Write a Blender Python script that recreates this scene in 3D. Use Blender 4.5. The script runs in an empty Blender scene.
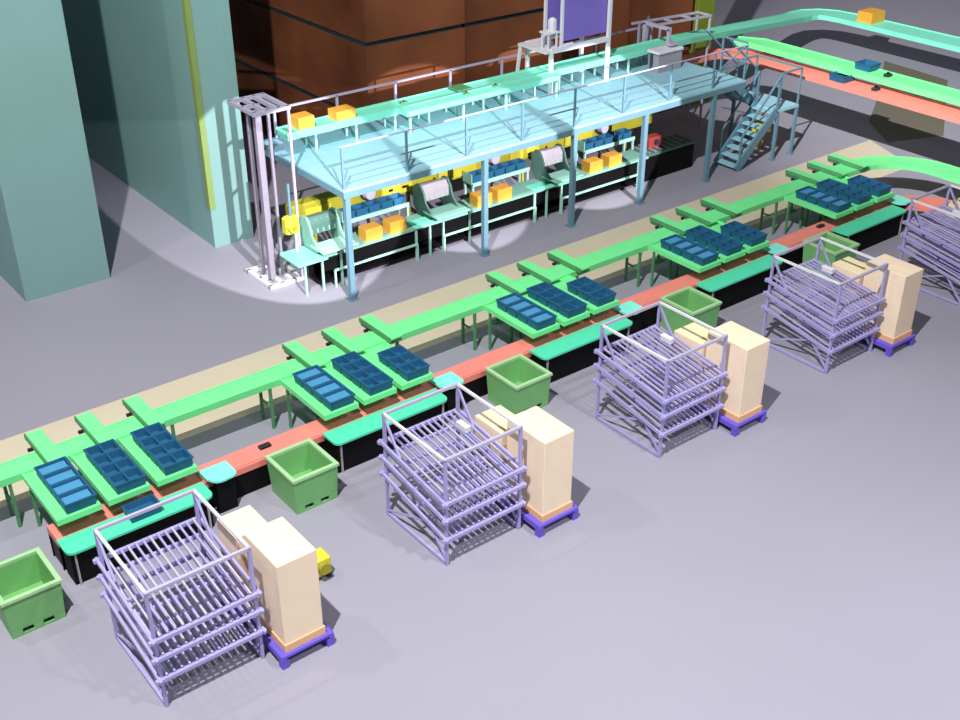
import bpy, math, random
from mathutils import Vector, Matrix
random.seed(7)
S = bpy.context.scene
COL = S.collection
PITCH = 4.744          # distance between two picking stations

# ------------------------------------------------------------------ materials
def lin(c):
    return tuple((v/12.92 if v <= .04045 else ((v+.055)/1.055)**2.4) for v in c)
def rgb(r, g, b):
    return lin((r/255, g/255, b/255))
def mat(name, col, rough=.55, var=.05, scale=3.0, spec=.25, metal=0.0):
    m = bpy.data.materials.new(name); m.use_nodes = True
    nt = m.node_tree; b = nt.nodes['Principled BSDF']
    b.inputs['Roughness'].default_value = rough
    b.inputs['Metallic'].default_value = metal
    b.inputs['Specular IOR Level'].default_value = spec
    tc = nt.nodes.new('ShaderNodeTexCoord')
    n = nt.nodes.new('ShaderNodeTexNoise'); n.inputs['Scale'].default_value = scale; n.inputs['Detail'].default_value = 4
    r = nt.nodes.new('ShaderNodeValToRGB')
    lo = [max(0, v*(1-var)) for v in col]; hi = [min(1, v*(1+var)) for v in col]
    r.color_ramp.elements[0].position = .3; r.color_ramp.elements[0].color = (*lo, 1)
    r.color_ramp.elements[1].position = .7; r.color_ramp.elements[1].color = (*hi, 1)
    nt.links.new(tc.outputs['Object'], n.inputs['Vector'])
    nt.links.new(n.outputs['Fac'], r.inputs['Fac'])
    nt.links.new(r.outputs['Color'], b.inputs['Base Color'])
    return m
M = dict(
 floor=mat('floor_paint', (.335,.325,.388), .6, .025, .25, .2),
 stripe=mat('floor_stripe_paint', (.66,.585,.435), .6, .03, .6, .2),
 olive_floor=mat('olive_floor_patch', (.17,.155,.115), .6, .03, .6, .2),
 green=mat('green_conveyor_paint', (.20,.90,.33), .5, .03),
 dkgreen=mat('dark_green_steel', (.10,.30,.14), .5),
 coral=mat('coral_conveyor_paint', (.86,.265,.215), .5, .03),
 teal=mat('teal_table_paint', (.10,.72,.45), .5, .03),
 cyan=mat('cyan_paint', (.26,.92,.74), .5, .03),
 mint=mat('mint_conveyor_paint', (.26,.92,.66), .5, .03),
 black=mat('black_panel_and_shade', (.006,.006,.007), .7, .1, 3, .1),
 dark=mat('dark_rubber', (.03,.03,.035), .7, .1),
 legmint=mat('pale_mint_steel', (.42,.72,.62), .5),
 tote=mat('blue_tote_plastic', (.022,.125,.25), .45, .06),
 totein=mat('light_blue_tote_liner', (.08,.32,.55), .5, .06),
 lav=mat('lavender_steel', (.40,.37,.66), .45, .04),
 lavlt=mat('pale_lavender_steel', (.50,.47,.62), .45, .04),
 bin=mat('green_bin_plastic', (.19,.47,.17), .5, .05),
 binrim=mat('pale_green_rim', (.40,.68,.34), .5, .05),
 carton=mat('cream_cardboard', (.95,.77,.56), .7, .03),
 carton2=mat('tan_cardboard', (.72,.56,.38), .7, .04),
 tray=mat('orange_bounce_tint', (.85,.50,.28), .7, .04),  # orange bounce light at the carton foot, put into colour
 lid=mat('pale_yellow_lid', (.95,.84,.52), .6, .03),
 purple=mat('purple_pallet_plastic', (.16,.11,.62), .5, .05),
 purplepanel=mat('violet_panel', (.24,.17,.60), .5, .04),
 deck=mat('pale_blue_deck_paint', (.34,.63,.74), .5, .03),
 decksteel=mat('blue_grey_steel', (.14,.27,.35), .5, .04),
 dksteel=mat('slate_steel', (.14,.22,.28), .5, .04),
 orange=mat('orange_cardboard', (.85,.42,.06), .6, .06),
 yellow=mat('yellow_machine_paint', (.74,.66,.06), .5, .05),
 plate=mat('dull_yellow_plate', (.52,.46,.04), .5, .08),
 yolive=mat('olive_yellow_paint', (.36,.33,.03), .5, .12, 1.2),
 olive=mat('olive_green_column_paint', (.20,.25,.02), .6, .06),
 block=mat('sea_green_cladding', (.235,.415,.395), .6, .04, .5),
 edge=mat('yellow_green_edge_trim', (.25,.36,.11), .6, .04),
 brown=mat('brown_carton_stack', (.21,.066,.026), .7, .45, .35),
 gap=mat('dark_slate_shelf_edge', (.02,.045,.055), .7, .1),
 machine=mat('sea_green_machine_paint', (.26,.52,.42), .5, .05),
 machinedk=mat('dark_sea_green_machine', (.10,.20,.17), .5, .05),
 white=mat('white_steel', (.80,.80,.84), .5, .03),
 mast=mat('grey_lavender_steel', (.30,.27,.34), .5, .05),
 grey=mat('warm_grey_cabinet', (.40,.36,.40), .55, .05),
 greyslab=mat('grey_slab', (.42,.42,.48), .6, .05),
 red=mat('dark_red_paint', (.40,.06,.05), .5),
)

# ------------------------------------------------------------------ mesh builder
ORG = {}
class MB:
    def __init__(s): s.v = []; s.f = []
    def add(s, vs, fs):
        n = len(s.v); s.v += [tuple(p) for p in vs]; s.f += [tuple(i+n for i in f) for f in fs]; return s
    def box(s, x0, x1, y0, y1, z0, z1, c=0.0):
        if x0 > x1: x0, x1 = x1, x0
        if y0 > y1: y0, y1 = y1, y0
        if c <= 0:
            vs = [(x0,y0,z0),(x1,y0,z0),(x1,y1,z0),(x0,y1,z0),(x0,y0,z1),(x1,y0,z1),(x1,y1,z1),(x0,y1,z1)]
            return s.add(vs, [(3,2,1,0),(4,5,6,7),(0,1,5,4),(1,2,6,5),(2,3,7,6),(3,0,4,7)])
        # chamfered top edge and corners
        def ring(i, z, k):
            a, b, p, q = x0+i, x1-i, y0+i, y1-i
            return [(a+k,p,z),(b-k,p,z),(b,p+k,z),(b,q-k,z),(b-k,q,z),(a+k,q,z),(a,q-k,z),(a,p+k,z)]
        vs = ring(0,z0,c)+ring(0,z1-c,c)+ring(c,z1,c*.5)
        fs = [tuple(range(7,-1,-1)), tuple(range(16,24))]
        for r in (0,8):
            for i in range(8):
                j = (i+1) % 8; fs.append((r+i, r+j, r+8+j, r+8+i))
        return s.add(vs, fs)
    def frustum(s, b, t, z0, z1):
        vs = [(b[0],b[2],z0),(b[1],b[2],z0),(b[1],b[3],z0),(b[0],b[3],z0),(t[0],t[2],z1),(t[1],t[2],z1),(t[1],t[3],z1),(t[0],t[3],z1)]
        return s.add(vs, [(3,2,1,0),(4,5,6,7),(0,1,5,4),(1,2,6,5),(2,3,7,6),(3,0,4,7)])
    def bar(s, p, q, w, h=None):
        h = h or w; p = Vector(p); q = Vector(q); d = (q-p).normalized()
        up = Vector((0,0,1)) if abs(d.z) < .95 else Vector((0,1,0))
        r = d.cross(up).normalized(); u = r.cross(d).normalized()
        r *= w/2; u *= h/2
        vs = [p-r-u, p+r-u, p+r+u, p-r+u, q-r-u, q+r-u, q+r+u, q-r+u]
        return s.add(vs, [(0,1,2,3),(7,6,5,4),(4,5,1,0),(5,6,2,1),(6,7,3,2),(7,4,0,3)])
    def tube(s, p, q, r0, r1=None, n=10):
        r1 = r0 if r1 is None else r1
        p = Vector(p); q = Vector(q); d = (q-p).normalized()
        up = Vector((0,0,1)) if abs(d.z) < .95 else Vector((0,1,0))
        a = d.cross(up).normalized(); b = a.cross(d).normalized()
        vs = []
        for c, r in ((p,r0),(q,r1)):
            for i in range(n):
                t = 2*math.pi*i/n; vs.append(c + a*math.cos(t)*r + b*math.sin(t)*r)
        fs = [tuple(range(n)), tuple(range(2*n-1, n-1, -1))]
        for i in range(n):
            j = (i+1) % n; fs.append((i, n+i, n+j, j))
        return s.add(vs, fs)
    def prism(s, pts, z0, z1):
        n = len(pts); vs = [(x,y,z0) for x,y in pts]+[(x,y,z1) for x,y in pts]
        fs = [tuple(range(n-1,-1,-1)), tuple(range(n,2*n))]
        for i in range(n):
            j = (i+1) % n; fs.append((i,j,n+j,n+i))
        return s.add(vs, fs)
    def prism_x(s, pts, x0, x1):           # outline in the YZ plane, pushed along X
        n = len(pts); vs = [(x0,y,z) for y,z in pts]+[(x1,y,z) for y,z in pts]
        fs = [tuple(range(n)), tuple(range(2*n-1,n-1,-1))]
        for i in range(n):
            j = (i+1) % n; fs.append((j,i,n+i,n+j))
        return s.add(vs, fs)
    def sweep(s, path, off0, off1, t0, t1):
        """strip along path [(x,y,z,w)], from lateral offset off0*w to off1*w, thickness z+t0..z+t1"""
        vs = []; n = len(path)
        for i, (x,y,z,w) in enumerate(path):
            a = Vector(path[max(i-1,0)][:2]); b = Vector(path[min(i+1,n-1)][:2]); d = (b-a).normalized()
            nx, ny = -d.y, d.x
            for o, t in ((off0,t0),(off1,t0),(off1,t1),(off0,t1)):
                k = o(w) if callable(o) else o*w
                vs.append((x+nx*k, y+ny*k, z+t))
        fs = [(0,1,2,3), tuple(4*(n-1)+k for k in (3,2,1,0))]
        for i in range(n-1):
            for k in range(4):
                l = (k+1) % 4; fs.append((4*i+l, 4*i+k, 4*i+4+k, 4*i+4+l))
        return s.add(vs, fs)
    def build(s, name, m, parent=None, org=None):
        if parent is not None: org = ORG[parent.name]
        elif org is None:
            xs = [p[0] for p in s.v]; ys = [p[1] for p in s.v]; zs = [p[2] for p in s.v]
            org = ((min(xs)+max(xs))/2, (min(ys)+max(ys))/2, min(zs))
        o0 = Vector(org)
        me = bpy.data.meshes.new(name)
        me.from_pydata([tuple(Vector(p)-o0) for p in s.v], [], s.f)
        import bmesh
        bm = bmesh.new(); bm.from_mesh(me); bmesh.ops.recalc_face_normals(bm, faces=bm.faces); bm.to_mesh(me); bm.free()
        me.materials.append(m); me.update()
        o = bpy.data.objects.new(name, me); COL.objects.link(o)
        if parent is not None: o.parent = parent
        else: o.location = o0
        ORG[o.name] = tuple(o0)
        return o
def thing(name, loc, label, cat, group=None):
    o = bpy.data.objects.new(name, None); COL.objects.link(o); o.location = loc
    o.empty_display_size = .2
    ORG[o.name] = tuple(loc); return tag(o, label, cat, group)
def tag(o, label, cat, group=None):
    o['label'] = label; o['category'] = cat
    if group: o['group'] = group
    return o
def struct(o): o['kind'] = 'structure'; return o
def copy_tree(o, d=(0,0,0), label=None, parent=None):
    c = o.copy(); COL.objects.link(c)
    if parent is not None: c.parent = parent
    else:
        c.location = Vector(o.location)+Vector(d); ORG[c.name] = tuple(c.location)
        if label: c['label'] = label
    for ch in list(o.children): copy_tree(ch, parent=c)
    return c
def arc(cx, cy, r, a0, a1, n):
    return [(cx+r*math.cos(math.radians(a0+(a1-a0)*i/n)), cy+r*math.sin(math.radians(a0+(a1-a0)*i/n))) for i in range(n+1)]

ORD = ['leftmost', 'second', 'third', 'fourth', 'fifth']
def st(i, noun):          # "leftmost chute group", "second chute group from the left"
    return 'leftmost %s' % noun if i == 0 else '%s %s from the left' % (ORD[i], noun)

# ------------------------------------------------------------------ setting
struct(MB().box(-30,75,-12,75,-.3,0).build('floor', M['floor']))
struct(MB().prism([(-10,17.35),(29.3,17.30),(30.2,19.35),(-10,19.35)],0,.004).build('trim_1', M['stripe']))
struct(MB().prism([(30.45,18.9),(32.3,18.2),(37.5,21.4),(37.8,24.2),(33.7,21.6),(31.6,20.4)],0,.004).build('floor_patch', M['olive_floor']))  # flat olive patch, darker than the floor around it

# ------------------------------------------------------------------ green main conveyor
CL = 16.83
path = [(-6,CL,1.0,.48),(24.0,CL,1.0,.48),(25.4,CL,1.0,.56)]
for k in range(1,9):
    a = math.radians(90-90*k/8); path.append((25.75+1.6*math.cos(a), CL-1.6+1.6*math.sin(a), 1.0, .58+.02*k))
path += [(27.35,13,1.0,.76),(27.35,9,1.0,.76)]
mc = thing('belt_conveyor', (10,CL,0), 'long bright green conveyor over the beige floor stripe, curving at the right', 'conveyor')
MB().sweep(path,lambda w:-w/2+.012,lambda w:w/2-.012,-.115,-.03).build('conveyor_bed', M['green'], mc)
MB().sweep(path,lambda w:-w/2+.03,lambda w:w/2-.03,-.03,-.005).build('belt', M['green'], mc)
MB().sweep(path,lambda w:-w/2,lambda w:-w/2+.03,-.12,.01).build('side_rail', M['green'], mc)
MB().sweep(path,lambda w:w/2-.03,lambda w:w/2,-.12,.01).build('side_rail', M['green'], mc)
for i in range(-1,5):
    for dx in (-.20,2.62):
        x = 3.62+i*PITCH+dx
        for y in (CL-.2, CL+.2):
            MB().bar((x,y,.88),(x,y,0),.05).build('leg', M['dkgreen'], mc)
        MB().bar((x,CL-.2,.45),(x,CL+.2,.45),.035).build('leg_brace', M['dkgreen'], mc)
MB().bar((27.0,12,.88),(27.0,12,0),.06).build('leg', M['dkgreen'], mc)

# ------------------------------------------------------------------ coral conveyor
CC = 15.34
path = [(3.58,CC,.60,.5),(24.6,CC,.60,.5)]
for k in range(1,8):
    a = math.radians(90-90*k/7); path.append((24.85+1.35*math.cos(a), CC-1.35+1.35*math.sin(a), .60, .5+.06*k))
path += [(26.2,11.5,.60,.92),(26.2,9,.60,.92)]
cc = thing('takeaway_conveyor', (10,CC,0), 'long coral red conveyor running low under the green chutes', 'conveyor')
MB().sweep(path,lambda w:-w/2,lambda w:w/2,-.14,-.02).build('conveyor_bed', M['coral'], cc)
MB().sweep(path,lambda w:-w/2+.03,lambda w:w/2-.03,-.02,0).build('belt', M['coral'], cc)
MB().sweep(path[:2],lambda w:-w/2+.02,lambda w:-w/2+.05,-.60,-.14).build('shade_skirt', M['black'], cc)  # black sheets carry the deep shade below the belt
MB().sweep(path[:2],lambda w:w/2-.05,lambda w:w/2-.02,-.60,-.14).build('shade_skirt', M['black'], cc)
MB().box(3.60,3.64,CC-.23,CC+.23,0,.46).build('end_panel', M['dark'], cc)
MB().bar((26.2,10,.46),(26.2,10,0),.08).build('leg', M['dark'], cc)
for n,(x,y,lab) in enumerate([(7.34,15.38,'small black scanner box on the coral belt behind the second green bin from the left'),
                 (22.55,15.38,'small black scanner box on the coral belt just left of the fifth teal table'),
                 (25.75,14.95,'small black scanner box on the far right end of the coral belt near its bend')]):
    t = thing('scanner_box', (x,y,.60), lab, 'scanner', 'scanner boxes on the coral belt')
    MB().box(x-.11,x+.11,y-.055,y+.055,.60,.65,.012).build('housing', M['dark'], t)
    MB().box(x-.08,x+.08,y-.058,y-.055,.61,.635).build('scan_window', M['black'], t)

# ------------------------------------------------------------------ picking stations
NST = 5
LANE = ['left','middle','right']
def make_chute(i,k):
    x0 = 3.62+i*PITCH+.815*k; x1 = x0+.70
    if True:
        t = thing('gravity_chute', (x0+.35,15.8,0), 'green %s chute of the %s' % (LANE[k], st(i,'chute group')), 'chute', 'green chutes off the main conveyor')
        MB().box(x0,x1,15.03,16.585,.90,.97).build('chute_bed', M['green'], t)
        b = MB(); b.box(x0,x0+.04,15.03,16.585,.97,1.0); b.box(x1-.04,x1,15.03,16.585,.97,1.0); b.box(x0+.04,x1-.04,15.03,15.07,.97,1.0)
        b.build('chute_rim', M['green'], t)
        for x in (x0+.06,x1-.06):
            MB().bar((x,16.45,.90),(x,16.45,0),.045).build('leg', M['dkgreen'], t)
        return t
def plab(i,k): return 'green %s diverter arm behind the %s' % (LANE[k], st(i,'chute group'))
def make_pusher(i,k):
    x0 = 3.60+.87*k
    t = thing('diverter_arm', (x0+.57,17.1,0), plab(i,k), 'diverter', 'green diverter arms across the main conveyor')
    MB().box(x0+.44,x0+.71,16.44,17.54,1.06,1.10,.008).build('arm_plate', M['green'], t)
    MB().box(x0+.46,x0+.69,16.46,17.52,1.012,1.06).build('arm_base', M['dkgreen'], t)
    MB().box(x0+.415,x0+.44,16.44,17.54,1.014,1.11).build('shaded_side', M['dkgreen'], t)  # dark strip puts the shading of the arm's left side into colour
    MB().box(x0+.45,x0+.70,17.12,17.54,.93,1.012).build('arm_housing', M['dkgreen'], t)
    b = MB(); b.bar((x0+.57,17.3,.93),(x0+.57,17.3,.02),.05); b.box(x0+.42,x0+.72,17.22,17.38,0,.03); b.build('pedestal', M['dkgreen'], t)
    MB().box(x0+.36,x0+.45,17.25,17.30,.91,.96).build('motor', M['dark'], t)
    return t
def make_tote(name='blue_tote', light=False, split=False, x=0, y=0, z=0, w=.50, d=.315, h=.19, label='', group=None):
    t = thing(name, (x,y,z), label, 'tote', group)
    e = .02
    b = MB(); X0,X1,Y0,Y1 = x-w/2,x+w/2,y-d/2,y+d/2
    # tapered shell : outer walls, open top
    o0 = [(X0+e,Y0+e),(X1-e,Y0+e),(X1-e,Y1-e),(X0+e,Y1-e)]; o1 = [(X0,Y0),(X1,Y0),(X1,Y1),(X0,Y1)]
    i1 = [(X0+e,Y0+e),(X1-e,Y0+e),(X1-e,Y1-e),(X0+e,Y1-e)]; i0 = [(X0+2*e,Y0+2*e),(X1-2*e,Y0+2*e),(X1-2*e,Y1-2*e),(X0+2*e,Y1-2*e)]
    vs = [(*p,z) for p in o0]+[(*p,z+h) for p in o1]+[(*p,z+h) for p in i1]+[(*p,z+.05) for p in i0]
    fs = [(3,2,1,0)]
    for r in (0,4,8):
        for a in range(4):
            c = (a+1) % 4; fs.append((r+a,r+c,r+4+c,r+4+a))
    fs.append((12,13,14,15)); b.add(vs,fs); b.build('tote_body', M['tote'], t)
    b = MB()
    for (a0,a1,b0,b1) in ((X0-.012,X1+.012,Y0-.006,Y0+.004),(X0-.012,X1+.012,Y1-.004,Y1+.006),(X0-.012,X0+.004,Y0,Y1),(X1-.004,X1+.012,Y0,Y1)):
        b.box(a0,a1,b0,b1,z+h-.025,z+h)
    b.build('rim', M['tote'], t)
    if light: MB().box(X0+2*e,X1-2*e,Y0+2*e,Y1-2*e,z+.05,z+.15).build('goods_layer', M['totein'], t)
    else: MB().box(X0+2*e,X1-2*e,Y0+2*e,Y1-2*e,z+.05,z+.062).build('goods_layer', M['tote'], t)
    if split: MB().box(x-.01,x+.01,Y0+e,Y1-e,z+.05,z+h-.01).build('divider', M['tote'], t)
    return t
ROW = ['front','second','third','rear']
kinds = {}
def tote_at(kind, x, y, z, label, group):
    if kind not in kinds:
        t = make_tote(light=(kind == 'light'), split=(kind == 'split'), x=x, y=y, z=z, label=label, group=group)
        kinds[kind] = t; return t
    s = kinds[kind]; c = copy_tree(s, Vector((x,y,z))-Vector(s.location), label); c['group'] = group; return c

chute0 = [make_chute(0,k) for k in range(3)]; push0 = [make_pusher(0,k) for k in range(3)]
for i in range(1,NST):
    for k in range(3):
        copy_tree(chute0[k], (i*PITCH,0,0), 'green %s chute of the %s' % (LANE[k], st(i,'chute group')))
        copy_tree(push0[k], (i*(PITCH+.2),0,0), plab(i,k))
for i in range(NST):
    for k in range(3):
        n = 3 if (k == 2 and i > 0) else 4
        for r in range(n):
            x = 3.62+i*PITCH+.815*k+.425; y = 15.265+.325*r
            where = '%s of %s' % (ROW[r], 'four' if n == 4 else 'three') if r < 3 else 'rearmost of four'
            if n == 3 and r == 2: where = 'rearmost of three'
            tote_at('light' if k == 0 else 'split', x, y, .97,
                    'blue tote, %s on the %s chute, %s' % (where, LANE[k], st(i,'chute group')), 'blue totes on the green chutes')

def make_table(i):
    x0 = 3.55+i*PITCH; x1 = x0+2.44
    t = thing('packing_table', ((x0+x1)/2,14.8,0), 'teal narrow packing table in front of the %s' % st(i,'chute group'), 'table', 'teal packing tables')
    pts = [(x0,15.04),(x0,14.68)]+arc(x0+.12,14.70,.12,180,270,4)+arc(x1-.12,14.70,.12,270,360,4)+[(x1,15.04)]
    MB().prism(pts,.62,.66).build('tabletop', M['teal'], t)
    MB().box(x0+.05,x1-.05,14.66,14.68,.0,.61).build('front_panel', M['black'], t)
    MB().box(x0+.05,x0+.07,14.68,15.02,.0,.61).build('end_panel', M['black'], t)
    for x in (x0+.12,x1-.12):
        MB().bar((x,14.635,.62),(x,14.635,0),.03).build('leg', M['grey'], t)
    return t
tb = make_table(0)
for i in range(1,NST): copy_tree(tb,(i*PITCH,0,0),'teal narrow packing table in front of the %s' % st(i,'chute group'))
def make_side(i):
    x0 = 6.06+i*PITCH; x1 = x0+.50
    t = thing('side_shelf', ((x0+x1)/2,15.0,0), 'small cyan rounded shelf at the right end of the %s' % st(i,'teal table'), 'shelf', 'small cyan shelves')
    pts = [(x0,15.30),(x0,15.0)]+arc(x0+.22,15.02,.2,190,270,5)+arc(x1-.1,14.94,.1,270,360,4)+[(x1,15.30)]
    MB().prism(pts,.66,.70).build('shelf_plate', M['cyan'], t)
    MB().box(x0+.12,x1-.05,14.90,15.05,0,.66).build('pedestal', M['black'], t)
    MB().box(x0+.1,x1-.05,15.05,15.22,.615,.66).build('bracket', M['black'], t)
    return t
sd = make_side(0)
for i in range(1,NST): copy_tree(sd,(i*PITCH,0,0),'small cyan rounded shelf at the right end of the %s' % st(i,'teal table'))
# single tote on the first table
tt = make_tote(name='blue_crate', light=False, x=4.88, y=14.93, z=.66, w=.52, d=.34, h=.16, label='blue crate standing alone on the leftmost teal packing table')
tt.location = (4.88,14.86,.66)

# ------------------------------------------------------------------ green bins
def make_bin(i):
    x0,x1,y0,y1,h = 7.14+i*PITCH, 7.99+i*PITCH, 14.05, 14.96, .72
    t = thing('pallet_bin', ((x0+x1)/2,(y0+y1)/2,0), '', 'bin', 'green pallet bins on the floor')
    e=.05; g=.03; b=MB()
    o0=[(x0+g,y0+g),(x1-g,y0+g),(x1-g,y1-g),(x0+g,y1-g)]; o1=[(x0,y0),(x1,y0),(x1,y1),(x0,y1)]
    i1=[(x0+e,y0+e),(x1-e,y0+e),(x1-e,y1-e),(x0+e,y1-e)]; i0=[(x0+g+e,y0+g+e),(x1-g-e,y0+g+e),(x1-g-e,y1-g-e),(x0+g+e,y1-g-e)]
    vs=[(*p,.12) for p in o0]+[(*p,h-.05) for p in o1]+[(*p,h-.05) for p in i1]+[(*p,.17) for p in i0]
    fs=[(3,2,1,0)]
    for r in (0,4,8):
        for a in range(4):
            c=(a+1)%4; fs.append((r+a,r+c,r+4+c,r+4+a))
    fs.append((12,13,14,15)); b.add(vs,fs); b.build('bin_body', M['bin'], t)
    b=MB(); r=.02
    b.box(x0-r,x1+r,y0-r,y0+e,h-.05,h); b.box(x0-r,x1+r,y1-e,y1+r,h-.05,h); b.box(x0-r,x0+e,y0+e,y1-e,h-.05,h); b.box(x1-e,x1+r,y0+e,y1-e,h-.05,h)
    b.build('rim', M['binrim'], t)
    xm=(x0+x1)/2
    for a,c in ((x0+g,x0+.19),(xm-.07,xm+.07),(x1-.19,x1-g)):
        MB().box(a,c,y0+g,y1-g,0,.12).build('runner', M['bin'], t)
    for a,c in ((x0+.19,xm-.07),(xm+.07,x1-.19)):
        MB().box(a,c,y0+g,y0+g+.03,0,.035).build('base_strip', M['bin'], t)
    MB().box(x0+.19,x1-.19,(y0+y1)/2-.02,(y0+y1)/2+.02,0,.12).build('pocket_back', M['black'], t)
    return t
BINL=['green open-top pallet bin at the left edge, before the leftmost teal table',
 'green open-top pallet bin between the leftmost and second teal tables',
 'green open-top pallet bin between the second and third teal tables',
 'green open-top pallet bin behind the third lavender rack from the left',
 'green open-top pallet bin behind the fourth lavender rack from the left']
b0 = make_bin(-1); b0['label']=BINL[0]
for i in range(1,5): copy_tree(b0,(i*PITCH,0,0),BINL[i])

# ------------------------------------------------------------------ flow racks
def make_rack():
    x0,x1,y0,y1,H = 3.63,5.10,11.52,13.15,2.0
    t = thing('flow_rack', ((x0+x1)/2,(y0+y1)/2,0), '', 'rack', 'lavender flow racks')
    w=.046
    for x in (x0,x1):
        for y in (y0,y1): MB().bar((x,y,0),(x,y,H),w).build('post', M['lav'], t)
    MB().bar((x0-w/2,y0,H),(x1+w/2,y0,H),w).build('top_rail', M['lavlt'], t)
    MB().bar((x0-w/2,y1,H),(x1+w/2,y1,H),w).build('top_rail', M['lavlt'], t)
    for x in (x0,x1):
        MB().bar((x,y0,H),(x,y1,H),w*.9).build('top_rail', M['white'], t)
        MB().bar((x,y0,.04),(x,y1,.04),w).build('bottom_rail', M['lav'], t)
        # bracing
        MB().bar((x,y1,H-.05),(x,y1-.42,1.38),.035).build('brace', M['lav'], t)
        MB().bar((x,y0,.10),(x,y0+.45,.58),.035).build('brace', M['lav'], t)
        MB().bar((x,y1,.10),(x,y0+.45,.58),.03).build('brace', M['lav'], t)
    for n,(zb,zf) in enumerate([(1.46,1.22),(1.16,.90),(.84,.53)]):
        b=MB()
        b.bar((x0-.10,y0-.05,zf),(x1+.08,y0-.05,zf),.055); b.bar((x0-.10,y1+.05,zb),(x1+.08,y1+.05,zb),.055)
        zm=(zb+zf)/2; b.bar((x0,(y0+y1)/2,zm-.03),(x1,(y0+y1)/2,zm-.03),.04)
        b.bar((x0-.045,y0-.1,zf),(x0-.045,y1+.1,zb),.04,.06); b.bar((x1+.045,y0-.1,zf),(x1+.045,y1+.1,zb),.04,.06)
        s=b.build('shelf', M['lav'], t)
        for k in range(13):
            x=x0+.07+k*(x1-x0-.14)/12
            ORG[s.name]=ORG[t.name]
            MB().bar((x,y0-.04,zf+.045),(x,y1+.04,zb+.045),.028,.03).build('roller_track', M['lavlt'] if k%3==0 else M['lav'], s)
    return t
def rl(i): return '%s flow rack with three sloping shelves, open frame on the floor' % ('leftmost lavender' if i==0 else ORD[i]+' from left lavender')
RL=['lavender flow rack at the bottom left, nearest to the camera','second lavender flow rack from the left',
    'third lavender flow rack from the left','fourth lavender flow rack from the left','lavender flow rack cut off by the right edge of the picture']
rk=make_rack(); rk['label']=RL[0]
for i in range(1,5): copy_tree(rk,(i*PITCH,0,0),RL[i])

# ------------------------------------------------------------------ pallets and cartons
def make_pallet():
    t=thing('plastic_pallet',(5.64,12.0,0),'','pallet','purple pallets')
    b=MB(); X0,X1,Y0,Y1=5.20,6.06,11.12,12.88
    b.box(X0,X1,Y0,Y1,.19,.25,.015); b.build('deck_board', M['purple'], t)
    b=MB()
    for x in (X0+.04,X1-.04): b.bar((x,Y0,.165),(x,Y1,.165),.08,.05)
    b.build('stringer', M['purple'], t)
    for x in (X0+.06,X1-.06):
        for y in (Y0+.06,(Y0+Y1)/2,Y1-.06): MB().box(x-.055,x+.055,y-.055,y+.055,0,.14).build('foot', M['purple'], t)
    return t
PLAB=['beside the leftmost lavender rack','beside the second lavender rack from the left','beside the third lavender rack from the left','beside the fourth lavender rack from the left','at the right picture edge']
def make_tall():
    t=thing('tall_carton',(5.62,11.66,.25),'','carton','tall cream cartons on the purple pallets')
    MB().box(5.29,5.95,11.16,12.13,.25,.38).build('bounce_band', M['tray'], t)  # band coloured like the orange light bounced onto the carton foot
    MB().box(5.31,5.93,11.18,12.11,.38,1.78,.008).build('carton_body', M['carton'], t)
    MB().box(5.58,5.66,11.20,12.09,1.78,1.782).build('tape', M['carton'], t)
    return t
def make_carton(x0,x1,y0,y1,z0,z1,m,label,group=None,name='carton',lid=None):
    t=thing(name,((x0+x1)/2,(y0+y1)/2,z0),label,'carton',group)
    MB().box(x0,x1,y0,y1,z0,z1-.004,.006).build('carton_body', m, t)
    b=MB(); xm=(x0+x1)/2; b.box(x0+.01,xm-.004,y0+.01,y1-.01,z1-.004,z1); b.box(xm+.004,x1-.01,y0+.01,y1-.01,z1-.004,z1)
    b.build('flap', lid or m, t)
    return t
pal=make_pallet(); pal['label']='purple plastic pallet under the tall carton '+PLAB[0]
tall=make_tall(); tall['label']='tall cream carton on the purple pallet '+PLAB[0]
for i in range(1,4):
    copy_tree(pal,(i*PITCH,0,0),'purple plastic pallet under the tall carton '+PLAB[i])
    copy_tree(tall,(i*PITCH,0,0),'tall cream carton on the purple pallet '+PLAB[i])
LAY=['bottom','second','third','top']
for i in range(5):
    dx=i*PITCH
    if i==4: copy_tree(pal,(dx,.38,0),'purple plastic pallet carrying a carton stack at the right picture edge')
    z=.25; hs=(.36,.36,.36,.37) if i==0 else (.33,.33,.32,.27)
    for k in range(4):
        j=(0,.05,-.03,.02)[k] if i else 0
        lab='%s stacked carton behind tall carton, %s' % (LAY[k],PLAB[i]) if i<4 else '%s carton of the stack at the right picture edge' % LAY[k]
        last=k==3
        yo=.38 if i==4 else 0; j=max(j,0) if i==4 else j
        make_carton(5.20+dx+j,5.74+dx+j,12.16+yo,(12.84 if i else 12.74)+yo,z,z+hs[k],M['carton'] if (last and i==0) or (last) else M['carton2'],lab,'cartons stacked on the purple pallets',lid=M['lid'] if last and i else None)
        z+=hs[k]
# small white box on the top shelf of four racks
for i in range(1,5):
    x,y=4.85+i*PITCH,12.70
    zt=1.22+(y-11.48)*(.24/1.68)+.075
    t=thing('parts_box',(x,y,zt),'small white box on the top shelf of the %s' % ('second lavender rack','third lavender rack','fourth lavender rack','rack at the right edge')[i-1],'box','small white boxes on rack shelves')
    MB().box(x-.05,x+.05,y-.16,y+.10,zt,zt+.10,.01).build('box_body',M['white'],t)
    MB().box(x-.055,x+.055,y-.165,y+.105,zt+.08,zt+.105,.01).build('lid',M['white'],t)
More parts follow.
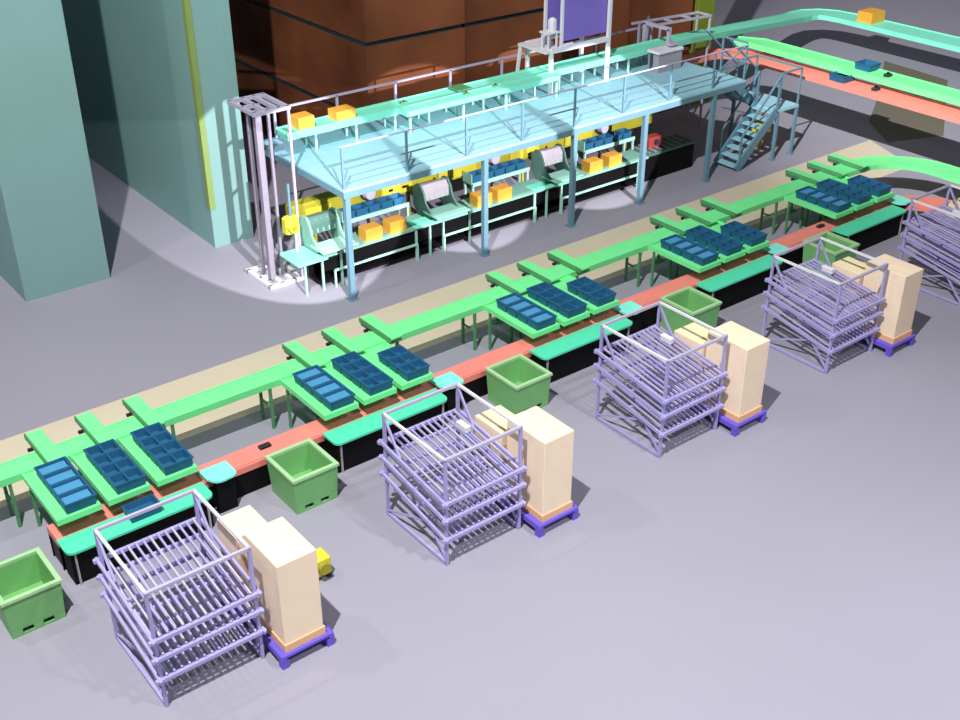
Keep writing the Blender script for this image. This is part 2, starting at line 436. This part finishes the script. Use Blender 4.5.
# yellow hand truck piece peeking from behind the first tall carton
t=thing('yellow_motor_unit',(6.66,12.55,0),'yellow machine unit on the floor behind the nearest tall carton','machine')
MB().box(6.50,6.82,12.40,12.70,.10,.42,.03).build('housing',M['yellow'],t)
MB().tube((6.66,12.32,.27),(6.66,12.40,.27),.10,.10,14).build('motor_flange',M['yolive'],t)
for (x,y) in ((6.54,12.44),(6.78,12.44),(6.54,12.66),(6.78,12.66)): MB().box(x-.03,x+.03,y-.03,y+.03,0,.10).build('foot',M['dark'],t)

# ------------------------------------------------------------------ tall blocks at the left
t=thing('storage_tower',(7.3,29.5,0),'tall sea green slab tower at the left edge','tower')
MB().box(6.33,8.30,24.55,35,0,11).build('cladding',M['block'],t)
MB().box(6.31,8.32,24.53,35.02,11,11.1).build('cap',M['block'],t)
t=thing('storage_tower',(11.6,31,0),'tall sea green slab tower with yellow-green edge, behind the white lift mast','tower')
MB().box(11.0,12.02,24.55,38,0,11).build('cladding',M['block'],t)
MB().box(10.985,11.13,24.535,24.70,1.0,11).build('edge_trim',M['edge'],t)
MB().box(11.86,12.05,24.53,24.60,0,11).build('corner_post',M['block'],t)
# brown storage blocks
for r in range(3):
    z0=.02+r*2.03
    nm=['lowest','middle','topmost'][r]
    xs=[16.0,19.2,22.4,25.4,28.2]
    for c in range(4):
        cl=['leftmost','second from left','third from left','rightmost'][c]
        t=thing('storage_block',((xs[c]+xs[c+1])/2,31,z0),'huge brown storage block behind the platform, %s column, %s tier' % (cl,nm),'storage block','brown storage blocks behind the platform')
        MB().box(xs[c]+.0,xs[c+1]-.02,25.11,38,z0,z0+1.90).build('block_body',M['brown'],t)
        MB().box(xs[c]+.03,xs[c+1]-.05,25.19,37.9,z0+1.90,z0+2.03).build('dark_spacer',M['gap'],t)
for o in list(COL.objects):
    pass
t=thing('building_column',(28.85,25.35,0),'olive green column at the right end of the brown storage blocks','column')
MB().box(28.5,29.2,25.1,25.6,0.12,10).build('shaft',M['olive'],t)
MB().box(28.4,29.3,25.0,25.7,0,.12).build('base_plate',M['olive'],t)

# ------------------------------------------------------------------ lift tower
t=thing('lift_tower',(11.38,22.28,0),'pale lavender open lift mast tower left of the blue platform','lift')
X0,X1,Y0,Y1,H=10.97,11.78,21.70,22.80,4.12
for z,nm,w in ((.05,'base_frame',.10),(H,'top_frame',.08)):
    b=MB()
    b.bar((X0-.05,Y0,z),(X1+.05,Y0,z),w,.08); b.bar((X0-.05,Y1,z),(X1+.05,Y1,z),w,.08)
    for x in (X0,X0+.30,X0+.58,X1): b.bar((x,Y0,z),(x,Y1,z),w,.08)
    b.bar((X0,(Y0+Y1)/2,z),(X0+.3,(Y0+Y1)/2,z),w,.08); b.build(nm,M['white'] if z<1 else M['lavlt'],t)
for x,y,w in ((X0+.22,Y0+.35,.13),(X0+.22,Y1-.35,.07),(X0+.50,Y0+.35,.06),(X0+.50,Y1-.35,.06)):
    MB().bar((x,y,.09),(x,y,H-.04),w).build('mast',M['mast'],t)
for z in (1.1,2.1,3.1): MB().bar((X0+.22,Y0+.35,z),(X0+.50,Y1-.35,z),.05).build('cross_brace',M['grey'],t)
MB().box(X0+.55,X0+.85,Y0+.3,Y1-.3,3.0,3.08).build('lift_carriage',M['decksteel'],t)
MB().bar((X1,Y0,.09),(X1,Y0,H-.04),.05).build('guide_post',M['lavlt'],t)

# ------------------------------------------------------------------ mezzanine platform
DZ=2.65; DX0,DX1,DY0,DY1=12.06,24.95,20.08,23.95
mz=thing('mezzanine_platform',(18.5,22,0),'long pale blue raised steel platform on columns over the workstations','platform')
MB().box(DX0,DX1,DY0,DY1,DZ-.05,DZ).build('deck',M['deck'],mz)
b=MB(); b.box(DX0,DX1,DY0,DY0+.08,DZ-.20,DZ-.05); b.box(DX0,DX1,DY1-.08,DY1,DZ-.20,DZ-.05); b.box(DX0,DX0+.08,DY0+.08,DY1-.08,DZ-.20,DZ-.05); b.box(DX1-.08,DX1,DY0+.08,DY1-.08,DZ-.20,DZ-.05)
b.build('edge_beam',M['decksteel'],mz)
CX=[12.16,15.95,18.75,21.2,23.78]
for x in CX:
    for y in (DY0+.07,DY1-.07):
        b=MB(); b.bar((x,y,0.02),(x,y,DZ-.2),.12); b.box(x-.11,x+.11,y-.11,y+.11,0,.02); b.build('column',M['decksteel'],mz)
    MB().box(x-.05,x+.05,DY0+.1,DY1-.1,DZ-.19,DZ-.05).build('cross_beam',M['decksteel'],mz)
# front guard rail
rx=[12.10+1.65*k for k in range(8)]+[24.9]
for x in rx:
    b=MB(); b.bar((x,DY0+.05,DZ),(x,DY0+.05,DZ+.95),.045); b.bar((x,DY0+.05,DZ+.06),(x+.12,DY0+.05,DZ+.42),.03) ; b.build('rail_post',M['decksteel'],mz)
MB().tube((DX0,DY0+.05,DZ+.95),(DX1,DY0+.05,DZ+.95),.02,n=8).build('top_rail',M['lavlt'],mz)
MB().tube((DX0,DY0+.05,DZ+.45),(DX1,DY0+.05,DZ+.45),.02,n=8).build('mid_rail',M['dksteel'],mz)
# back guard rail
for k in range(8):
    x=12.6+1.72*k
    MB().bar((x,DY1-.06,DZ),(x,DY1-.06,DZ+.70),.05).build('rail_post',M['lavlt'],mz)
MB().bar((12.2,DY1-.06,DZ+.70),(24.9,DY1-.06,DZ+.70),.05).build('top_rail',M['lavlt'],mz)
# right end rail at the stair head
for (x,y) in ((DX1-.04,DY0+.9),(DX1-.04,DY1-.1)): MB().bar((x,y,DZ),(x,y,DZ+1.0),.045).build('rail_post',M['decksteel'],mz)
MB().bar((DX1-.04,DY0+.05,DZ+1.0),(DX1-.04,DY0+.9,DZ+1.0),.04).build('end_rail',M['decksteel'],mz)
MB().bar((DX1-.04,DY0+.05,DZ+.5),(DX1-.04,DY0+.9,DZ+.5),.035).build('end_rail',M['decksteel'],mz)
MB().bar((DX1-.04,DY0+.05,DZ+.95),(DX1-.04,DY0+.9,DZ+.1),.03).build('end_brace',M['decksteel'],mz)

# ------------------------------------------------------------------ upper mint conveyor
uc=thing('upper_conveyor',(18,22.78,DZ),'mint green conveyor on the blue platform, bending past its right end','conveyor')
path=[(12.15,22.78,3.2,.54),(24.6,22.78,3.2,.56),(25.4,22.95,3.14,.58),(35.6,26.85,1.42,.9),(36.3,27.08,1.34,.95),(36.9,27.12,1.31,1.0),(37.3,26.9,1.30,1.05),(37.52,26.5,1.30,1.1),(37.6,25.9,1.30,1.12),(37.6,20,1.30,1.2),(37.6,11,1.30,1.2)]
MB().sweep(path,lambda w:-w/2+.012,lambda w:w/2-.012,-.135,-.02).build('conveyor_bed',M['mint'],uc)
MB().sweep(path,lambda w:-w/2+.04,lambda w:w/2-.04,-.02,0).build('belt',M['mint'],uc)
MB().sweep(path,lambda w:-w/2,lambda w:-w/2+.04,-.14,.03).build('side_rail',M['mint'],uc)
MB().sweep(path,lambda w:w/2-.04,lambda w:w/2,-.14,.03).build('side_rail',M['mint'],uc)
for x in [12.9,14.0,15.1]+[16.1+.85*k for k in range(11)]:
    if x<25:
        for y in (22.56,23.0): MB().bar((x,y,3.06),(x,y,DZ),.045).build('leg',M['legmint'],uc)
for y in (12,15):
    for x in (37.2,38.0): MB().bar((x,y,1.17),(x,y,0),.07).build('leg',M['dark'],uc)
# wide accumulation table in front
wt=thing('accumulation_table',(17.6,22.3,DZ),'wide mint green worktable in front of the upper conveyor on the platform','table')
pts=[(15.15,22.49),(15.15,22.12)]+arc(15.25,22.16,.1,200,270,3)+arc(19.9,22.16,.1,270,350,3)+[(20.0,22.49)]
MB().prism(pts,3.10,3.24).build('tabletop',M['mint'],wt)
MB().box(15.4,19.9,22.40,22.44,3.24,3.26).build('guide_strip',M['cyan'],wt)
for x in (15.25,16.85,18.2,19.88): MB().bar((x,22.14,3.10),(x,22.14,DZ),.05).build('leg',M['legmint'],wt)
for x,y,z,w,l in ((15.5,22.75,3.2,.10,'small dark sensor on the upper conveyor, leftmost one'),(18.0,22.32,3.24,.07,'small dark sensor on the right part of the mint worktable'),(17.05,22.28,3.24,.07,'small dark sensor at the middle of the mint worktable front')):
    t=thing('sensor',(x,y,z),l,'sensor','small sensors on the upper line')
    MB().box(x-w,x+w,y-.05,y+.05,z,z+.05,.01).build('housing',M['dkgreen'],t)
    MB().tube((x,y,z+.05),(x,y,z+.08),.025,n=8).build('lens',M['dark'],t)
t=thing('scanner_bridge',(17.3,22.78,3.2),'dark flat scanner plate across the upper conveyor behind the worktable','scanner')
MB().box(17.0,17.45,22.55,23.0,3.24,3.27,.01).build('scan_plate',M['dkgreen'],t)
b=MB(); b.box(17.02,17.06,22.54,22.58,3.2,3.24); b.box(17.39,17.43,22.54,22.58,3.2,3.24); b.box(17.02,17.06,22.97,23.01,3.2,3.24); b.box(17.39,17.43,22.97,23.01,3.2,3.24); b.build('foot',M['dkgreen'],t)
# orange cartons on the upper conveyor
def ocarton(x,y,z,w,d,h,label,grp,rz=0):
    t=thing('orange_carton',(x,y,z),label,'carton',grp)
    MB().box(x-w/2,x+w/2,y-d/2,y+d/2,z,z+h-.004,.01).build('carton_body',M['orange'],t)
    b=MB(); b.box(x-w/2+.02,x-.005,y-d/2+.02,y+d/2-.02,z+h-.004,z+h); b.box(x+.005,x+w/2-.02,y-d/2+.02,y+d/2-.02,z+h-.004,z+h); b.build('flap',M['orange'],t)
    t.rotation_euler.z=rz
    return t
ocarton(12.72,22.80,3.2,.42,.40,.28,'orange carton at the left end of the upper conveyor','orange cartons on the upper conveyor')
ocarton(13.78,22.80,3.2,.52,.40,.22,'orange carton on the upper conveyor, second from its left end','orange cartons on the upper conveyor')
ocarton(37.7,25.0,1.30,.80,.62,.38,'large orange carton far away on the mint conveyor at the upper right','orange cartons on the upper conveyor')

# gantry with violet panel
g=thing('panel_gantry',(21,22.6,DZ),'tall white frame holding a violet panel over the upper conveyor','gantry')
for (x,y) in ((19.92,22.42),(21.94,22.42),(20.0,23.45),(21.94,23.45)):
    MB().bar((x,y,DZ),(x,y,5.4 if x>21 else 3.75),.09).build('post',M['white'],g)
MB().bar((19.9,22.42,3.78),(21.98,22.42,3.78),.10,.12).build('cross_beam',M['white'],g)
MB().bar((19.95,23.45,3.78),(22.05,23.45,3.78),.08).build('cross_beam',M['white'],g)
MB().box(19.70,20.45,22.38,23.5,3.74,3.80).build('ledge',M['white'],g)
MB().bar((19.75,23.45,3.74),(19.6,23.45,DZ),.07).build('post',M['white'],g)
for x,y in ((20.2,23.0),(20.33,22.5)): MB().bar((x,y,3.8),(x,y,5.6),.07).build('upright',M['white'],g)
MB().box(20.37,21.88,22.48,22.52,3.95,5.6).build('violet_panel',M['purplepanel'],g)
MB().box(20.25,20.80,22.98,23.02,4.0,5.6).build('violet_panel',M['purplepanel'],g)
t=thing('control_stand',(20.02,22.62,3.80),'small white control stand on the ledge left of the violet panel','control stand')
for (x,y) in ((19.88,22.5),(20.16,22.5),(19.88,22.74),(20.16,22.74)): MB().bar((x,y,3.8),(x,y,4.20),.04).build('leg',M['white'],t)
MB().box(19.82,20.22,22.45,22.80,4.20,4.24).build('shelf',M['white'],t)
MB().box(19.98,20.20,22.50,22.70,4.24,4.58,.06).build('control_box',M['white'],t)
# white gate with grey cabinet
g=thing('scanner_gate',(23.3,22.75,DZ),'white scanner gate with grey cabinet straddling the upper conveyor','gate')
for y in (22.25,23.18): MB().bar((24.1,y,DZ),(24.1,y,3.72),.09).build('post',M['lavlt'],g)
MB().bar((24.1,22.2,3.72),(24.1,23.23,3.72),.09).build('top_bar',M['lavlt'],g)
MB().box(24.0,24.3,22.05,22.24,3.3,3.36).build('side_ledge',M['lavlt'],g)
MB().box(23.42,24.42,21.94,22.40,3.18,3.25,.02).build('hood',M['white'],g)
MB().box(23.48,24.40,21.98,22.19,DZ,3.18).build('cabinet',M['grey'],g)
for x in (23.5,24.38): MB().bar((x,22.36,3.18),(x,22.36,DZ),.04).build('leg',M['grey'],g)

# pale pipe frame behind
g=thing('pipe_frame',(26.4,23.6,DZ),'pale open pipe frame behind the right end of the platform','frame')
for (x,y) in ((24.5,23.3),(24.5,23.8),(24.85,23.3),(24.85,23.8)): MB().bar((x,y,DZ),(x,y,3.5),.05).build('post',M['lavlt'],g)
for y in (23.3,23.8): MB().bar((24.2,y,3.55),(27.0,y,3.45),.06).build('rail',M['lavlt'],g)
for x in (24.8,25.5,26.2,26.9): MB().bar((x,23.3,3.48),(x,23.8,3.48),.05).build('rung',M['lavlt'],g)
for y in (23.3,23.8): MB().bar((26.95,y,3.45),(26.95,y,0),.05).build('post',M['lavlt'],g)

# ------------------------------------------------------------------ far green and coral conveyors
def side_conv(name,label,m,xc,y0,z,w,turn=None):
    t=thing(name,(xc,17,0),label,'conveyor')
    path=[]
    if turn:
        path+=[(turn,y0+.9,z,w*.6)]
        for k in range(7):
            a=math.radians(90-90*k/6); path.append((xc-1+1.0*math.cos(a),y0-.1+1.0*math.sin(a),z,w*(.6+.4*k/6)))
    else: path+=[(xc-.3,y0+.25,z,w*.7),(xc,y0-.4,z,w)]
    path+=[(xc,18,z,w),(xc,10.5,z,w)]
    MB().sweep(path,lambda w:-w/2+.012,lambda w:w/2-.012,-.135,-.02).build('conveyor_bed',m,t)
    MB().sweep(path,lambda w:-w/2+.05,lambda w:w/2-.05,-.02,0).build('belt',m,t)
    MB().sweep(path,lambda w:-w/2,lambda w:-w/2+.05,-.14,.03).build('side_rail',m,t)
    MB().sweep(path,lambda w:w/2-.05,lambda w:w/2,-.14,.03).build('side_rail',m,t)
    for s in (-.25,.25): MB().bar((xc+s,11.5,z-.135),(xc+s,11.5,0),.08).build('leg',M['legmint'],t)
    return t
side_conv('overhead_conveyor','green overhead conveyor at the upper right, between mint and coral ones',M['green'],28.72,23.2,2.5,.74)
side_conv('overhead_conveyor','coral overhead conveyor at the upper right, the lower of three',M['coral'],28.25,22.7,2.2,.74,turn=25.6)
# blue totes and sensor on them
for (x,y,z,l) in ((28.85,18.98,2.5,'blue tote on the green overhead conveyor at the upper right'),(28.25,19.35,2.2,'blue tote on the coral overhead conveyor at the upper right')):
    t=make_tote(x=x,y=y,z=z,w=.50,d=.52,h=.19,label=l)
for (x,y,z,l) in ((28.25,18.2,2.2,'small black sensor on the coral overhead conveyor, right of its blue tote'),(28.72,18.2,2.5,'small black sensor on the green overhead conveyor, right of its blue tote')):
    t=thing('sensor',(x,y,2.6),l,'sensor')
    MB().box(x-.12,x+.12,y-.08,y+.08,z,z+.08,.02).build('housing',M['dark'],t)
    MB().tube((x,y,z+.08),(x,y,z+.12),.04,n=8).build('lens',M['black'],t)

# ------------------------------------------------------------------ stairs
sr=thing('steel_staircase',(26,20.8,0),'pale blue steel staircase with landing at the right end of the platform','staircase')
LZ=1.5; SX0,SX1=24.95,26.45; Y0,Y1=20.08,20.82
for y in (Y0,Y1): MB().bar((SX0,y,.06),(SX1,y,LZ),.06,.26).build('stringer',M['decksteel'],sr)
for k in range(8):
    f=(k+.5)/8; x=SX0+(SX1-SX0)*f; z=LZ*f+.03
    MB().box(x-.12,x+.12,Y0+.03,Y1-.03,z-.02,z+.02).build('tread',M['deck'],sr)
MB().box(SX1,27.40,Y0-.03,21.75,LZ-.08,LZ).build('landing',M['deck'],sr)
for (x,y) in ((26.52,Y0),(27.35,Y0),(26.52,21.7),(27.35,21.7)):
    b=MB(); b.bar((x,y,0),(x,y,LZ-.08),.08); b.box(x-.08,x+.08,y-.08,y+.08,0,.03); b.build('leg',M['decksteel'],sr)
Y2,Y3=20.95,21.70
for y in (Y2,Y3): MB().bar((SX1+.02,y,LZ-.02),(25.0,y,DZ-.06),.06,.26).build('stringer',M['decksteel'],sr)
for k in range(6):
    f=(k+.5)/6; x=SX1-(SX1-25.0)*f; z=LZ+(DZ-LZ)*f
    MB().box(x-.12,x+.12,Y2+.03,Y3-.03,z-.02,z+.02).build('tread',M['deck'],sr)
def rail(pts,nm='handrail',r=.022):
    b=MB()
    for a,c in zip(pts,pts[1:]): b.bar(a,c,r*2)
    return b.build(nm,M['decksteel'],sr)
for y in (Y0,Y1):
    rail([(SX0+.1,y,.2),(SX0+.1,y,1.0),(SX1,y,LZ+.95),(SX1,y,LZ)])
rail([(SX1+.05,Y0,LZ),(SX1+.05,Y0,LZ+1.05),(27.36,Y0,LZ+1.05),(27.36,Y0,LZ)])
rail([(27.36,Y0,LZ+1.05),(27.36,21.7,LZ+1.05),(27.36,21.7,LZ)])
rail([(27.36,21.7,LZ+1.05),(26.5,21.7,LZ+1.05),(26.5,21.7,LZ)])
rail([(26.5,21.7,LZ+.95),(25.0,21.7,DZ+1.0)]); rail([(26.5,Y2,LZ),(26.5,Y2,LZ+.95),(25.0,Y2,DZ+1.0)])
t=thing('yellow_drum_motor',(27.0,20.9,0),'yellow motor unit under the stair landing','motor')
MB().box(26.75,27.2,20.75,21.1,.55,.78,.03).build('housing',M['yellow'],t)
MB().tube((26.75,20.92,.66),(26.6,20.92,.66),.08,n=12).build('drive_hub',M['yellow'],t)
for x in (26.85,27.1): MB().bar((x,20.92,.55),(x,20.92,0),.05).build('leg',M['yolive'],t)

# ------------------------------------------------------------------ workstation line under the platform
ln=thing('workstation_line',(17.5,21.2,0),'long sea green workbench line under the blue platform','workbench')
MB().box(11.30,22.25,20.92,21.62,.78,.84).build('benchtop',M['machine'],ln)
MB().box(11.22,12.0,20.80,21.66,.80,.86,.02).build('end_plate',M['mint'],ln)
for x0,x1 in ((14.45,16.0),(18.2,19.7)):
    MB().box(x0,x1,20.86,21.3,.84,.87,.01).build('inset_plate',M['mint'],ln)
MB().box(11.9,22.2,20.97,21.0,.42,.74).build('shade_skirt',M['black'],ln)  # black sheet carries the shade under the benchtop
MB().box(11.9,22.2,21.0,21.6,.12,.16).build('lower_shelf',M['black'],ln)
MB().box(11.9,22.2,21.55,21.58,.16,.78).build('back_panel',M['black'],ln)
for x in (11.45,11.9,12.4,14.5,14.9,15.3,16.1,18.2,18.6,19.1,21.9):
    MB().bar((x,20.94,.78),(x,20.94,0),.045).build('leg',M['legmint'],ln)
for x0,x1 in ((12.2,14.5),(15.3,18.2),(19.1,21.9)):
    MB().bar((x0,20.9,.42),(x1,20.9,.42),.045).build('rail',M['legmint'],ln)
    for x in (x0,x1): MB().bar((x,20.9,.42),(x,20.9,0),.04).build('leg',M['legmint'],ln)
# yellow duct
yd=thing('yellow_duct',(18,22.3,0),'long yellow duct running behind the workbenches under the platform','duct')
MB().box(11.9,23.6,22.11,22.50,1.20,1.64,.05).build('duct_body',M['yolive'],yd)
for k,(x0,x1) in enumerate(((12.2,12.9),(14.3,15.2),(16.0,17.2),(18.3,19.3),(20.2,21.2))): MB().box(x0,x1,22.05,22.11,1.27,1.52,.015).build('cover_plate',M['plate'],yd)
for x in (12.6,15.3,19.0,22.8):
    MB().bar((x,22.4,1.20),(x,22.4,0),.07).build('leg',M['yolive'],yd)
for x in (14.5,14.9): MB().box(x,x+.12,22.04,22.05,1.38,1.44).build('slot',M['black'],yd)
# motor at left end
t=thing('yellow_gear_motor',(11.45,21.45,.86),'bright yellow gear motor at the left end of the workbench line','motor')
MB().box(11.32,11.66,21.38,21.62,1.36,1.74,.04).build('gear_housing',M['yellow'],t)
MB().tube((11.46,21.38,1.54),(11.46,21.26,1.54),.14,.12,18).build('motor_flange',M['yellow'],t)
MB().tube((11.46,21.26,1.54),(11.46,21.22,1.54),.06,n=12).build('shaft_cap',M['yolive'],t)
MB().bar((11.6,21.5,1.36),(11.6,21.5,.86),.05).build('stand',M['white'],t)
MB().bar((11.5,21.5,1.74),(11.5,21.5,2.5),.05).build('vertical_tube',M['decksteel'],t)
# machines
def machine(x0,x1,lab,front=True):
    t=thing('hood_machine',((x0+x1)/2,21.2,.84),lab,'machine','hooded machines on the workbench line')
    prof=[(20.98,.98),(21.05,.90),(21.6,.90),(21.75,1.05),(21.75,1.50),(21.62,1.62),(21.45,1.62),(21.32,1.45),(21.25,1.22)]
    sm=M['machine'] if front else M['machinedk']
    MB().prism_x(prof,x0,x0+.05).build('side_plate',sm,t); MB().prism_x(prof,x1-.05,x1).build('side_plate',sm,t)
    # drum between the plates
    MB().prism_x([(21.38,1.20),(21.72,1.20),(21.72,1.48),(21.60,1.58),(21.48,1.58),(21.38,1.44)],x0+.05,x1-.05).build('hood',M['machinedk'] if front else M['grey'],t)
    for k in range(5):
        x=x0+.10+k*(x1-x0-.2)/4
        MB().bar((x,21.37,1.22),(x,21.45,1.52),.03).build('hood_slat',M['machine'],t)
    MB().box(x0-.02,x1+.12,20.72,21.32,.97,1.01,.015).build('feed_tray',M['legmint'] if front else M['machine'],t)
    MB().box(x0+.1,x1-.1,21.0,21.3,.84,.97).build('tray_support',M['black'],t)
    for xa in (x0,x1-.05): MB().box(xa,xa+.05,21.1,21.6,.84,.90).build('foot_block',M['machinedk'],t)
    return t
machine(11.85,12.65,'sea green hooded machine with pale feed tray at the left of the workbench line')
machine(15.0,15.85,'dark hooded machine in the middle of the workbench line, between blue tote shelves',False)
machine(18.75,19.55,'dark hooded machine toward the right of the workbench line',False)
# tote shelves
MOD=[12.95,16.75,20.55]; NM=['left','middle','right']
for n,x0 in enumerate(MOD):
    t=thing('tote_shelf',(x0+.9,21.75,0),'sea green shelf of blue totes above the %s orange cartons under the platform' % NM[n],'shelf','tote shelves under the platform')
    MB().box(x0,x0+1.85,21.66,22.02,1.10,1.14).build('shelf_board',M['machine'],t)
    MB().box(x0,x0+1.85,21.63,21.66,1.08,1.18).build('shelf_lip',M['legmint'],t)
    for x in (x0+.03,x0+1.82):
        MB().bar((x,21.68,0),(x,21.68,1.10),.05).build('post',M['legmint'],t); MB().bar((x,22.0,0),(x,22.0,1.13),.05).build('post',M['legmint'],t)
    MB().box(x0-.03,x0,21.66,22.02,1.14,1.40).build('end_panel',M['machine'],t)
    for k in range(5):
        tote_at('shelf',x0+.2+.355*k,21.84,1.14,'blue tote, %s of five on the %s tote shelf under the platform' % (['leftmost','second','third','fourth','rightmost'][k],NM[n]),'blue totes on the shelves under the platform') if 'shelf' in kinds else kinds.setdefault('shelf',make_tote(light=False,x=x0+.2+.355*k,y=21.84,z=1.14,w=.32,d=.30,h=.20,label='blue tote, leftmost of five on the left tote shelf under the platform',group='blue totes on the shelves under the platform'))
    hx=x0+.95
    t=thing('lavender_drum',(hx,22.09,0),'round lavender drum above the %s blue tote shelf under the platform' % NM[n],'drum','lavender drums above tote shelves')
    MB().tube((hx,22.06,1.52),(hx,21.90,1.52),.15,.13,18).build('drum_face',M['lavlt'],t)
    MB().tube((hx,22.07,1.52),(hx,22.055,1.52),.20,n=18).build('drum_ring',M['dark'],t)
    MB().bar((hx,22.07,1.4),(hx,22.07,0),.05).build('stand',M['dark'],t)
ci=['left','right']
for n,xs in enumerate(((13.16,13.84),(16.42,17.05),(20.15,20.85))):
    for k,x in enumerate(xs):
        ocarton(x+.18,21.12,.84,.46,.34,.30,'orange carton on the workbench, %s of the %s pair under the platform' % (ci[k],NM[n]),'orange cartons on the workbench line')
# dark rear line at right: unlit bench end, shade put into dark bed and black skirt
t=thing('roller_bench',(23.3,21.5,0),'dark roller bench in the shade under the right end of the platform','bench')
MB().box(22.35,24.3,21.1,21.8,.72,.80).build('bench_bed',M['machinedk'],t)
MB().box(22.35,24.3,21.14,21.17,.0,.72).build('shade_skirt',M['black'],t)
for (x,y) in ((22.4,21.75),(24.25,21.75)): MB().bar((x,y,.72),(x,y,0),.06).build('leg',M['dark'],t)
for k in range(8): MB().tube((22.5+.24*k,21.12,.82),(22.5+.24*k,21.78,.82),.02,n=8).build('roller',M['grey'],t)
t=thing('red_drive_box',(22.9,21.5,.84),'dark red drive box on the roller bench under the platform','machine')
MB().box(22.7,23.2,21.35,21.65,.84,1.12,.03).build('housing',M['red'],t)
MB().tube((22.95,21.35,.98),(22.95,21.30,.98),.08,n=12).build('cover',M['dark'],t)

# ------------------------------------------------------------------ lights
def lamp(name,kind,loc,e,col=(1,1,1),size=.2,target=None,angle=None,blend=.1):
    l=bpy.data.lights.new(name,kind); l.energy=e; l.color=col
    if kind=='AREA': l.size=size
    else: l.shadow_soft_size=size
    if kind=='SPOT': l.spot_size=math.radians(angle); l.spot_blend=blend
    o=bpy.data.objects.new(name,l); COL.objects.link(o); o.location=loc
    if target: o.rotation_euler=(Vector(target)-Vector(loc)).to_track_quat('-Z','Y').to_euler()
    return o
lamp('high_bay_lamp','POINT',(-2,5,28),43500,(1,.985,.97),.22)
lamp('far_fill_spot','SPOT',(-2,5,28),90000,(1,.985,1),.25,target=(41,21,0),angle=27,blend=.8)  # added spot without a source of its own, brightens the far floor
lamp('rear_bay_lamp','POINT',(-2,20,20),2500,(1,.97,.98),.3)
lamp('front_bay_lamp','SPOT',(13,-3,20),13000,(.90,.94,1),.6,target=(11,4.5,0),angle=66,blend=1)
for k,(x,y,e,a) in enumerate(((13.1,26.2,8500,26.5),(17.5,25.6,8000,25),(21.8,25.6,8000,25))):
    lamp('flood_lamp','SPOT',(x-3.2,12.5,5.6),e,(1,.95,1),.06,target=(x,y,0),angle=a,blend=.06)
w=bpy.data.worlds.new('hall_air'); S.world=w; w.use_nodes=True
w.node_tree.nodes['Background'].inputs['Color'].default_value=(.80,.78,.90,1)
w.node_tree.nodes['Background'].inputs['Strength'].default_value=.15

# ------------------------------------------------------------------ camera
F,TH,PS,HC=1165.396,math.radians(30.263),math.radians(51.887),12.043
c=bpy.data.cameras.new('camera'); co=bpy.data.objects.new('camera',c); COL.objects.link(co)
c.sensor_width=36; c.lens=36*F/960; c.clip_end=300; c.clip_start=.1
co.location=(0,0,HC)
fw=Vector((math.cos(PS)*math.cos(TH),math.sin(PS)*math.cos(TH),-math.sin(TH)))
co.rotation_euler=fw.to_track_quat('-Z','Y').to_euler()
S.camera=co
S.view_settings.view_transform='Standard'; S.view_settings.look='None'; S.view_settings.exposure=0; S.view_settings.gamma=1
S.view_settings.use_curve_mapping=False
